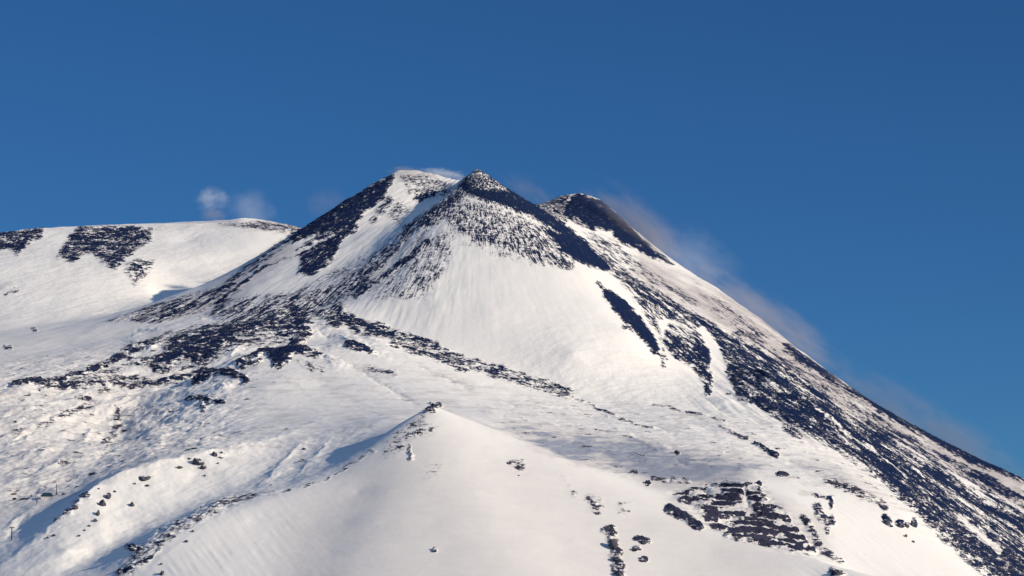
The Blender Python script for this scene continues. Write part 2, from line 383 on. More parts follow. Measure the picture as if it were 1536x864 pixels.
crest([(1180,690),(1260,715),(1340,765),(1400,800)], 8, 9); crest([(1220,790),(1300,820),(1380,870)], 7, 8); crest([(1150,650),(1220,680),(1300,730)], 6, 7)
crest([(700,620),(800,650),(900,672),(980,690)], 4, 7); crest([(880,700),(930,712),(985,720)], 8, 5)
_rr = random.Random(31)
for k in range(150):
    u_ = _rr.uniform(-60, 330); v_ = _rr.uniform(584, 760)
    if v_ > 700-(u_-120)*.12 and u_ > 60: v_ -= 90
    L_ = _rr.uniform(14, 55); a_ = math.radians(_rr.gauss(-20, 10)); b_ = _rr.uniform(-4, 4)
    crest([(u_, v_), (u_+L_*.5*math.cos(a_)+b_*.4, v_+L_*.5*math.sin(a_)+b_), (u_+L_*math.cos(a_), v_+L_*math.sin(a_))], _rr.choice((-1, 1, 1))*_rr.uniform(3, 8.5), _rr.uniform(2.2, 4.5))
for k in range(70):
    u_ = _rr.uniform(720, 1180); v_ = _rr.uniform(600, 690)+(u_-950)*.12
    L_ = _rr.uniform(18, 60); a_ = math.radians(_rr.gauss(16, 8))
    crest([(u_, v_), (u_+L_*math.cos(a_), v_+L_*math.sin(a_))], _rr.choice((-1, 1))*_rr.uniform(1.5, 4), _rr.uniform(2, 4))
for k in range(60):
    u_ = _rr.uniform(180, 560); v_ = _rr.uniform(475, 545)
    L_ = _rr.uniform(14, 50); a_ = math.radians(_rr.gauss(-16 if u_ < 470 else 20, 10))
    crest([(u_, v_), (u_+L_*math.cos(a_), v_+L_*math.sin(a_))], _rr.choice((-1, 1))*_rr.uniform(4, 9), _rr.uniform(2.5, 5))
ocm = np.zeros((MH, MW))
poly([(1004,736),(1050,726),(1090,718),(1140,724),(1154,748),(1184,768),(1206,796),(1232,832),(1180,830),(1110,808),(1060,790),(1030,760)], 1.0, 8, ocm)
crm = np.zeros((MH, MW)); line([(340,755),(280,785),(230,815),(190,860)], 8, 1.0, crm, 14)

def sample(M, U, V):
    u = np.clip(U-OU, 0, MW-1.01); v = np.clip(V-OV, 0, MH-1.01)
    i = u.astype(int); j = v.astype(int); f = u-i; g = v-j
    return (M[j,i]*(1-f)+M[j,i+1]*f)*(1-g) + (M[j+1,i]*(1-f)+M[j+1,i+1]*f)*g

U, V = bearing(X, Y, H)
wu = fbm(X/45, H/35+Y/90, 4, 11)*(4+5*(1-sstep(11500,11800,Y))*(1-sstep(900,1000,U))); wv = fbm(X/45, H/35+Y/90, 4, 31)*(3.5+3*(1-sstep(11500,11800,Y))*(1-sstep(900,1000,U)))
R = sample(rock, U+wu, V+wv)
SOLID = sstep(.86, .95, R)
brk = sstep(-.05, .35, fbm(X/70, H/45+Y/120, 4, 301)) 
R = R*(1-(1-SOLID)*.3*brk)
ASH_SHADE = np.clip(sample(ash, U+wu*2, V+wv*2)*(1+(.25+.5*sstep(9200,9500,Y))*fbm(X/120, Y/120, 3, 77)), 0, 1)

pz = sstep(9150, 9500, Y)*(1-sstep(11300, 12000, Y))*(1-sstep(480,560,U)*sstep(10650, 10950, Y))
midz = 1-sstep(330, 460, U)*(1-sstep(700, 820, U))*.75
R = np.maximum(R, (.34-.06*(U>700))*pz*midz*sstep(.2, .5, fbm(X/70+H/60, Y/150+H/16, 4, 501)))
ASH_SHADE = np.clip(ASH_SHADE + pz*.45*sstep(-.1, .5, fbm(X/110+H/90, Y/200+H/22, 4, 511)) , 0, 1)
# fall-line coordinates around the summit
ax, ay, az = P(716, 225, 12900)
rr = np.hypot(X-ax, (az-H)) + 1
th = np.arctan2(X-ax, np.maximum(az-H, 1.0)+1e-3)
FA = th*9.0; FB = np.log(rr/100.0)*9.0

# relief: gullies down the fall line, wind-packed drifts, broken lava
near = (Y < 9250) & (sstep(8300, 8301, Y) >= 0)
inc = sstep(11150, 11700, Y)*(1-sstep(13400,13800,Y))
gul = fbm(FA*1.6, FB*.35, 4, 5)
gul2 = ridged(FA*3.5, FB*.9, 3, 8)
flank = sstep(980, 1150, U)*sstep(10400,11200,Y)
H2 = H + inc*(gul*5 + gul2*1.0)*(1-.7*sstep(600,740,U)*(1-sstep(980,1010,U))) + flank*(fbm(FA*3.0, FB*.5, 4, 15)*22)
ca, sa = math.cos(.35), math.sin(.35)
Xr = X*ca+Y*sa*.5; Yr = -X*sa+Y*ca*.5
drift = fbm(Xr/90, Yr/22, 4, 21)
plain = (1-sstep(11200, 11900, Y))*sstep(9300, 9600, Y) + .35*sstep(13000,13200,Y)
plainL = plain*(1-.85*sstep(300, 420, U)*(1-sstep(700,860,U))-.5*sstep(700,860,U))
H2 = H2 + plainL*(drift*4 + fbm(X/150, Y/110, 5, 55, .58)*14)
H2 = H2 + (1-plain)*(.35+.65*sstep(9200,9400,Y)*(1-.6*sstep(740,820,U)))*fbm(X/260, Y/260, 3, 61)*6*(1-.6*(1-sstep(9200,9400,Y))*sstep(300,480,U))
Rs = np.clip(R, 0, 1)
H2 = H2 + Rs*(ridged(X/38, Y/50+H/40, 4, 41)*7.0 + fbm(X/14, Y/16, 3, 43)*3.5)
LOWm = (1-sstep(11500, 11750, Y))
def streak(ang, wl, ll, seed, octv=4):
    c_, s_ = math.cos(ang), math.sin(ang)          # ang: fall of the streak below horizontal, toward the right
    return fbm((X*s_+H*c_)/wl, (X*c_-H*s_)/ll + Y/400, octv, seed)
notrock = 1-np.clip(R*1.5, 0, 1)
patchy = sstep(-.15, .45, fbm(X/140, Y/170+H/120, 3, 451))
foreM = 1-sstep(0, 60, Y-np.interp(U, [150,195,300,420,510,590,650], [8360,8460,8640,8780,8900,9040,9150]))
relS = sample(rel, U+wu*.8, V+wv*.8)
H2 = H2 + relS*(1-.75*foreM)
H2 = H2 + sstep(.3, .75, R)*LOWm*(5 + ridged(X/24, Y/30, 3, 471)*3)
w1 = sstep(1150,1260,U)*(1-sstep(10000,10400,Y)); H2 = H2 + w1*notrock*streak(math.radians(40), 17, 150, 401)*3.4*(.25+.75*patchy)
w2 = foreM*(1-sstep(400,540,U)); H2 = H2 + w2*streak(math.radians(46), 19, 130, 411)*2.6*(.2+.8*patchy)
w3 = sstep(400,520,U)*(1-sstep(1050,1180,U))*sstep(9500,9900,Y)*(1-sstep(11000,11400,Y)); H2 = H2 + w3*notrock*streak(math.radians(30), 34, 240, 421)*3.4*patchy
w4 = (1-foreM)*(1-sstep(520,600,U))*(1-sstep(9600,9900,Y)); H2 = H2 + w4*streak(math.radians(-33), 30, 170, 431)*3.2*(.2+.8*patchy)
w6 = (1-sstep(9500,9800,Y))*(1-sstep(520,620,U)); H2 = H2 + w6*(1-.8*foreM)*fbm(X/60+Y/200, Y/70, 5, 461, .58)*4.0
w5 = sstep(400,520,V)*(1-sstep(330,420,U))*sstep(9500,9900,Y)*(1-sstep(11600,12400,Y)); H2 = H2 + w5*notrock*ridged((X*.5+H)/30, (X-H*.4)/110+Y/260, 3, 441)*2.2*patchy
LOW = (1-sstep(11500, 11750, Y))*(1-sstep(980, 1090, U)*sstep(9800,10600,Y))
LOW = np.maximum(LOW, .65*sstep(12900, 13300, Y)*(1-sstep(440, 480, U)))
PACK = np.clip(plainL + Rs*1.2 + .12, 0, 1)
H2 = H2 + fbm(X/30, Y/30, 3, 71)*.9*PACK
# lumpy moraine ground beside near ridge C and crest B
# stepped ledges in the outcrop
oc = sample(ocm, U, V)*(Y < 9500)
st = 19.0
tt = (H+(X-1000)*.10)/st + fbm(X/170, Y/150, 3, 91)*.9; fr = tt-np.floor(tt)
H2 = H2 + oc*(sstep(.45, .95, fr)-fr)*st + oc*ridged(X/26, Y/40+H/20, 3, 97)*2.5
gate = sstep(.28, .6, R + .75*fbm(X/75, H/30, 4, 98)+.35*fbm(X/18, H/12, 3, 103))
R = R*(1-oc*.92) + oc*gate*sstep(.38, .62, fr + .45*fbm(X/40, H/9, 4, 99))*.97
# crag noise near lower-left boulder ridges
cr = sample(crm, U, V)*(Y<9200)
H2 = H2 + cr*ridged(X/30, Y/34, 4, 95)*8
# keep surveyed skylines: only small changes at the summit rims
Z = H2

# ------------------------------------------------------------------ helpers for objects
def setp(o, label=None, cat=None, group=None, kind=None):
    if label: o['label'] = label
    if cat: o['category'] = cat
    if group: o['group'] = group
    if kind: o['kind'] = kind
    return o

def nd(nt, t, loc=(0,0), **kw):
    x = nt.nodes.new(t)
    for k, v in kw.items(): setattr(x, k, v)
    return x
def math_n(nt, op, a, b=None, c=None, clamp=False):
    m = nt.nodes.new('ShaderNodeMath'); m.operation = op; m.use_clamp = clamp
    for i, s in enumerate((a, b, c)):
        if s is None: continue
        if isinstance(s, (int, float)): m.inputs[i].default_value = s
        else: nt.links.new(s, m.inputs[i])
    return m.outputs[0]
def mixc(nt, f, a, b):
    m = nt.nodes.new('ShaderNodeMix'); m.data_type = 'RGBA'
    for s, i in ((f, 0), (a, 6), (b, 7)):
        if isinstance(s, (int, float)): m.inputs[i].default_value = s
        elif isinstance(s, tuple): m.inputs[i].default_value = (*s, 1)
        else: nt.links.new(s, m.inputs[i])
    return m.outputs[2]
def noise(nt, vec, scale, detail=4, rough=.55, dist=0):
    m = nt.nodes.new('ShaderNodeTexNoise'); m.inputs['Scale'].default_value = scale
    m.inputs['Detail'].default_value = detail; m.inputs['Roughness'].default_value = rough
    m.inputs['Distortion'].default_value = dist
    nt.links.new(vec, m.inputs['Vector']); return m.outputs['Fac']
def mapping(nt, vec, sc):
    m = nt.nodes.new('ShaderNodeMapping'); m.inputs['Scale'].default_value = sc
    nt.links.new(vec, m.inputs['Vector']); return m.outputs[0]

ROCK_C = (.002, .011, .052); ROCK_C2 = (.012, .028, .085)
def terrain_material():
    m = bpy.data.materials.new('snow_and_lava'); m.use_nodes = True; nt = m.node_tree
    bs = nt.nodes['Principled BSDF']
    geo = nd(nt, 'ShaderNodeNewGeometry'); pos = geo.outputs['Position']
    def attr(nm, o='Fac'):
        a = nd(nt, 'ShaderNodeAttribute'); a.attribute_name = nm; return a.outputs[o]
    rk = attr('rock'); ash_shade = attr('ash'); fall = attr('fall', 'Vector')
    n1 = noise(nt, mapping(nt, fall, (3.0, .8, 1)), 1.6, 6, .62)       # streaks down slope
    n1b = noise(nt, mapping(nt, fall, (8.0, 1.0, 1)), 1.9, 5, .6)
    n2 = noise(nt, mapping(nt, pos, (1, .8, 1.15)), .06, 6, .7)                                   # blocky
    n3 = noise(nt, pos, .012, 4, .55)
    nl = noise(nt, mapping(nt, pos, (.42, .15, 1.35)), .045, 6, .66, .7); nlf = noise(nt, mapping(nt, pos, (.4, .2, 1.5)), .16, 4, .6)
    lw = attr('low')
    n4 = noise(nt, pos, .17, 3, .65)
    s = math_n(nt, 'MULTIPLY', math_n(nt, 'SUBTRACT', n1, .5), 1.9)
    s = math_n(nt, 'ADD', s, math_n(nt, 'MULTIPLY', math_n(nt, 'SUBTRACT', n1b, .5), 2.0))
    sl = math_n(nt, 'ADD', math_n(nt, 'MULTIPLY', math_n(nt, 'SUBTRACT', nl, .5), 2.6), math_n(nt, 'MULTIPLY', math_n(nt, 'SUBTRACT', nlf, .5), 1.2))
    mxf = nd(nt, 'ShaderNodeMix'); mxf.data_type = 'FLOAT'; nt.links.new(lw, mxf.inputs[0]); nt.links.new(s, mxf.inputs[2]); nt.links.new(sl, mxf.inputs[3]); s = mxf.outputs[0]
    s = math_n(nt, 'ADD', s, math_n(nt, 'MULTIPLY', math_n(nt, 'SUBTRACT', n2, .5), 1.9))
    s = math_n(nt, 'ADD', s, math_n(nt, 'MULTIPLY', math_n(nt, 'SUBTRACT', n3, .5), .7))
    s = math_n(nt, 'ADD', s, math_n(nt, 'MULTIPLY', math_n(nt, 'SUBTRACT', n4, .5), .9))
    wnd = math_n(nt, 'MULTIPLY', math_n(nt, 'MULTIPLY', rk, math_n(nt, 'SUBTRACT', 1.12, rk)), 4.0)
    val = math_n(nt, 'ADD', rk, math_n(nt, 'MULTIPLY', math_n(nt, 'MULTIPLY', s, 1.5), wnd))
    mr = nd(nt, 'ShaderNodeMapRange'); mr.interpolation_type = 'SMOOTHSTEP'
    mr.inputs[1].default_value = .26; mr.inputs[2].default_value = .74
    nt.links.new(val, mr.inputs[0]); fac = mr.outputs[0]
    # snow tones
    sn = mixc(nt, noise(nt, pos, .006, 5, .6), (.83, .785, .74), (.87, .835, .775))
    sn = mixc(nt, math_n(nt, 'MULTIPLY', ash_shade, math_n(nt, 'ADD', .5, math_n(nt, 'MULTIPLY', nl, 1.0)), clamp=True), sn, mixc(nt, math_n(nt, 'MULTIPLY', math_n(nt, 'MULTIPLY', math_n(nt, 'SUBTRACT', ash_shade, .55), 3.0, clamp=True), lw), (.50, .455, .44), (.33, .35, .41)))  # warm end: ash and fore hill shade; bluish end: painted basin shade
    rc = mixc(nt, math_n(nt, 'MULTIPLY', math_n(nt,'SUBTRACT',n4,.25), 1.3, clamp=True), ROCK_C, ROCK_C2)
    hl = nd(nt, 'ShaderNodeMapRange'); hl.interpolation_type = 'SMOOTHSTEP'; hl.inputs[1].default_value = -.05; hl.inputs[2].default_value = .6; hl.inputs[4].default_value = .8
    nt.links.new(val, hl.inputs[0])
    dusty = math_n(nt, 'MULTIPLY', hl.outputs[0], math_n(nt, 'MULTIPLY', rk, 3.0, clamp=True))
    sn = mixc(nt, dusty, sn, (.17, .155, .20))
    rc = mixc(nt, math_n(nt, 'MULTIPLY', math_n(nt, 'MULTIPLY', ash_shade, 2.0, clamp=True), lw), rc, mixc(nt, n2, (.006, .012, .044), (.075, .066, .09)))
    c = mixc(nt, fac, sn, rc)
    nt.links.new(c, bs.inputs['Base Color'])
    bs.inputs['Roughness'].default_value = .85; bs.inputs['Specular IOR Level'].default_value = .15
    # relief finer than the mesh
    hgt = math_n(nt, 'ADD', math_n(nt, 'MULTIPLY', noise(nt, pos, .05, 6, .62), 3.2), math_n(nt, 'MULTIPLY', math_n(nt, 'MULTIPLY', n4, fac), 9.0))
    b = nd(nt, 'ShaderNodeBump'); b.inputs['Distance'].default_value = 1.0; b.inputs['Strength'].default_value = .8
    hgt = math_n(nt, 'MULTIPLY', hgt, math_n(nt, 'ADD', attr('pack'), .12))
    nt.links.new(hgt, b.inputs['Height']); nt.links.new(b.outputs[0], bs.inputs['Normal'])
    return m
MT = terrain_material()

def grid_mesh(name, Xg, Yg, Zg, mask_faces, attrs, normals, mat):
    h, w = Xg.shape
    idx = np.arange(h*w).reshape(h, w)
    q = np.stack([idx[:-1,:-1], idx[:-1,1:], idx[1:,1:], idx[1:,:-1]], -1)[mask_faces]
    used = np.unique(q); remap = np.full(h*w, -1, np.int64); remap[used] = np.arange(used.size)
    q = remap[q].astype(np.int32)
    me = bpy.data.meshes.new(name)
    me.vertices.add(used.size)
    co = np.stack([Xg.ravel()[used], Yg.ravel()[used], Zg.ravel()[used]], -1).astype(np.float32)
    me.vertices.foreach_set('co', co.ravel())
    me.loops.add(q.size); me.loops.foreach_set('vertex_index', q.ravel())
    me.polygons.add(len(q)); me.polygons.foreach_set('loop_start', np.arange(0, q.size, 4, dtype=np.int32))
    me.update(calc_edges=True)
    me.polygons.foreach_set('use_smooth', np.ones(len(q), bool))
    for nm, arr in attrs.items():
        if arr.ndim == 2:
            a = me.attributes.new(nm, 'FLOAT', 'POINT'); a.data.foreach_set('value', arr.ravel()[used].astype(np.float32))
        else:
            a = me.attributes.new(nm, 'FLOAT_VECTOR', 'POINT'); a.data.foreach_set('vector', arr.reshape(-1,3)[used].astype(np.float32).ravel())
    if normals is not None:
        me.normals_split_custom_set_from_vertices(normals.reshape(-1,3)[used].astype(np.float32))
    me.materials.append(mat)
    o = bpy.data.objects.new(name, me); col.objects.link(o)
    return o

gy, gx = np.gradient(Z, DY, DX)
NRM = np.stack([-gx, -gy, np.ones_like(Z)], -1); NRM /= np.linalg.norm(NRM, axis=-1, keepdims=True)
FALL = np.stack([FA, FB, np.zeros_like(FA)], -1)
Uc = (U[:-1,:-1]+U[1:,1:])/2; Vc = (V[:-1,:-1]+V[1:,1:])/2; Yc = (Y[:-1,:-1]+Y[1:,1:])/2
# which landform a cell belongs to
crestC = np.interp(Uc, [150,195,300,420,510,590,650,720,830,950,1080,1230,1450], [8360,8460,8640,8780,8900,9040,9150,9120,9050,8930,8770,8640,8480], left=0, right=0)
fore = (Yc < crestC+90)
plat = (~fore) & (Yc > np.interp(Uc, [-200,120,240,300,440,560,640], [13000,13000,13150,13150,13400,13900,14100])) & (Uc < 640)
farp = (~fore) & (~plat) & (Yc > np.interp(Uc, [640,760,850,950,1000], [14000,13120,13100,13150,13500])) & (Uc < 1000)
coneM = (~fore) & (~plat) & (~farp) & (Yc > np.interp(Uc, [160,300,470,510,660,820,990,1080,1100,1700],[12300,12000,11750,11700,11330,11150,11020,11000,11050,9000]))
rest = ~(fore | plat | farp | coneM)
ATT = {'rock': R, 'ash': ASH_SHADE, 'fall': FALL, 'pack': PACK, 'low': LOW}
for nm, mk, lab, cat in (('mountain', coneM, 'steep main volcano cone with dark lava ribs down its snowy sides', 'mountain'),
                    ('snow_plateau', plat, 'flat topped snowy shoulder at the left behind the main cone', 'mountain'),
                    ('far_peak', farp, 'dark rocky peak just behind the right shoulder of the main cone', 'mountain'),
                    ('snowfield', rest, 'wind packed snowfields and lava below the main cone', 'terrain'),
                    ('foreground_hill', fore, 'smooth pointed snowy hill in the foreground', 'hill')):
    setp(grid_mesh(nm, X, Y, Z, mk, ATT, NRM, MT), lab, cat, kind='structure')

# ------------------------------------------------------------------ surrounding ground out to the horizon
def surround():
    ex = np.concatenate([np.arange(-60000, -6000, 6000), np.arange(-6000, GX0, 164), [GX0]])
    gxv = np.concatenate([ex, np.arange(GX0+160, GX1-1, 160), -ex[::-1]])
    gyv = np.concatenate([np.arange(-60000, -2000, 6000), np.arange(-2000, GY0-1, 194), np.arange(GY0, GY1+1, 146), np.arange(GY1+200, 21000, 200), np.arange(24000, 90001, 6000)])
    gxv = np.unique(np.round(gxv, 3)); gyv = np.unique(np.round(gyv, 3))
    Xg, Yg = np.meshgrid(gxv, gyv)
    Zg = base_height(Xg, Yg)
    dr = np.hypot(Xg/6500, (Yg-12500)/7500)
    t = sstep(.8, 1.5, dr)
    Zg = Zg*(1-t) + (420 + fbm(Xg/2500, Yg/2500, 4, 3)*120)*t
    inside = (Xg >= GX0-1) & (Xg <= GX1+1) & (Yg >= GY0-1) & (Yg <= GY1+1)
    Zg = Zg + fbm(Xg/500, Yg/500, 4, 9)*30*(~inside)
    # overlap rows sit lower than the fine terrain edge so nothing pokes through
    Zg[inside] -= 25
    Ug, Vg = bearing(Xg, np.maximum(Yg, 500), Zg)
    cxm = (Xg[:-1,:-1]+Xg[1:,1:])/2; cym = (Yg[:-1,:-1]+Yg[1:,1:])/2
    mk = ~((cxm > GX0+170) & (cxm < GX1-170) & (cym > GY0+170) & (cym < GY1-170))
    rg = np.clip(fbm(Xg/900, Yg/900, 3, 5)*1.2+.25, 0, .8)*(1-t) + t*.9
    att = {'rock': rg, 'ash': rg*0, 'fall': np.stack([Xg/50, Yg/50, Xg*0], -1), 'pack': rg*0+.6, 'low': rg*0}
    setp(grid_mesh('ground', Xg, Yg, Zg, mk, att, None, MT), 'lower slopes and plain around the volcano', 'ground', kind='structure')
surround()

# ------------------------------------------------------------------ find the ground under a bearing
def ground_at(u, v, y0=8000, y1=14900):
    for Yq in np.arange(y0, y1, 4.0):
        x, y, z = P(u, v, Yq)
        i = (x-GX0)/DX; j = (y-GY0)/DY
        if i < 0 or j < 0 or i >= len(xs)-1 or j >= len(ys)-1: continue
        zz = Z[int(round(j)), int(round(i))]
        if zz >= z: return (x, y, zz)
    return None
def m_per_px(y): return y/F

# ------------------------------------------------------------------ materials of the small things
def simple_mat(nm, c, rough=.7, metal=0.0, var=.25, sc=.6):
    m = bpy.data.materials.new(nm); m.use_nodes = True; nt = m.node_tree; bs = nt.nodes['Principled BSDF']
    tc = nd(nt, 'ShaderNodeTexCoord')
    f = noise(nt, tc.outputs['Object'], sc, 4)
    nt.links.new(mixc(nt, f, tuple(x*(1-var) for x in c), tuple(min(1, x*(1+var)) for x in c)), bs.inputs['Base Color'])
    bs.inputs['Roughness'].default_value = rough; bs.inputs['Metallic'].default_value = metal
    return m
def rock_mat():
    m = bpy.data.materials.new('lava_rock'); m.use_nodes = True; nt = m.node_tree; bs = nt.nodes['Principled BSDF']
    g = nd(nt, 'ShaderNodeNewGeometry'); sep = nd(nt, 'ShaderNodeSeparateXYZ'); nt.links.new(g.outputs['Normal'], sep.inputs[0])
    n = noise(nt, g.outputs['Position'], .25, 5, .65)
    c = mixc(nt, n, (.03,.032,.055), (.095,.09,.105))
    up = math_n(nt, 'ADD', sep.outputs['Z'], math_n(nt, 'MULTIPLY', math_n(nt, 'SUBTRACT', n, .5), .9))
    mr = nd(nt, 'ShaderNodeMapRange'); mr.inputs[1].default_value = .68; mr.inputs[2].default_value = .86; nt.links.new(up, mr.inputs[0])
    nt.links.new(mixc(nt, mr.outputs[0], c, (.8,.78,.77)), bs.inputs['Base Color']); bs.inputs['Roughness'].default_value = .9
    b = nd(nt, 'ShaderNodeBump'); b.inputs['Distance'].default_value = 1.5; nt.links.new(n, b.inputs['Height']); nt.links.new(b.outputs[0], bs.inputs['Normal'])
    return m
M_ROCK = rock_mat()
M_STEEL = simple_mat('galvanised_steel', (.05,.045,.05), .6, .2)
M_CONC = simple_mat('concrete', (.34,.33,.32), .9)
M_WALL = simple_mat('render_wall', (.55,.53,.50), .85)
M_ROOF = simple_mat('dark_roof', (.012,.035,.06), .55)
M_DARK = simple_mat('dark_timber', (.06,.045,.04), .8)
M_GLASS = simple_mat('window_glass', (.02,.03,.045), .15)

import bmesh
def mesh_obj(name, bm, mat, parent=None, smooth=False):
    bmesh.ops.recalc_face_normals(bm, faces=bm.faces)
    me = bpy.data.meshes.new(name); bm.to_mesh(me); bm.free(); me.materials.append(mat)
    if smooth:
        me.polygons.foreach_set('use_smooth', np.ones(len(me.polygons), bool))
    o = bpy.data.objects.new(name, me); col.objects.link(o)
    if parent: o.parent = parent
    return o
def box(bm, c, s, taper=1.0):
    vs = []
    for k in (-1, 1):
        t = 1.0 if k < 0 else taper
        for (i, j) in ((-1,-1),(1,-1),(1,1),(-1,1)):
            vs.append(bm.verts.new((c[0]+i*s[0]/2*t, c[1]+j*s[1]/2*t, c[2]+k*s[2]/2)))
    for f in ((0,3,2,1),(4,5,6,7),(0,1,5,4),(1,2,6,5),(2,3,7,6),(3,0,4,7)): bm.faces.new([vs[q] for q in f])
def tube(bm, a, b, r0, r1, seg=10):
    a = Vector(a); b = Vector(b); d = (b-a).normalized()
    x = d.orthogonal().normalized(); y = d.cross(x)
    ra = [bm.verts.new(a+(x*math.cos(t)+y*math.sin(t))*r0) for t in [2*math.pi*k/seg for k in range(seg)]]
    rb = [bm.verts.new(b+(x*math.cos(t)+y*math.sin(t))*r1) for t in [2*math.pi*k/seg for k in range(seg)]]
    for k in range(seg): bm.faces.new((ra[k], ra[(k+1)%seg], rb[(k+1)%seg], rb[k]))
    bm.faces.new(ra[::-1]); bm.faces.new(rb)
def empty(name, loc, rz=0):
    o = bpy.data.objects.new(name, None); o.location = loc; o.rotation_euler = (0,0,rz); o.empty_display_size = 5; col.objects.link(o); return o

# ------------------------------------------------------------------ boulders
rnd = random.Random(7)
def boulder(u, v, w, h, label, group='dark boulders sticking out of the snow', name='boulder'):
    g = ground_at(u, v+h*.35)
    if g is None: return
    k = m_per_px(g[1])
    a, c = w*k/2*.95, h*k/2*1.0
    bm = bmesh.new(); bmesh.ops.create_icosphere(bm, subdivisions=2, radius=1)
    sx = rnd.random()*50
    co_ = np.array([vv.co[:] for vv in bm.verts])
    n1 = fbm(co_[:,0]*1.1+sx+co_[:,2]*.7, co_[:,1]*1.1+co_[:,2]*1.3-sx, 3, 200)
    n2 = ridged(co_[:,0]*2.2+sx, co_[:,2]*2.4+co_[:,1]*1.5, 3, 210)
    for vv, q, q2 in zip(bm.verts, n1, n2):
        s = .95+q*.95+q2*.2
        p = vv.co*s
        # flat broken facets
        p.z = max(p.z, -.7)
        vv.co = (p.x*a, p.y*(a+c)*.5, p.z*c)
    o = mesh_obj(name, bm, M_ROCK)
    o.location = (g[0], g[1], g[2]+c*.12); o.rotation_euler = (0, 0, rnd.random()*.6-.3)
    setp(o, label, 'boulder' if name == 'boulder' else 'rock outcrop', group)
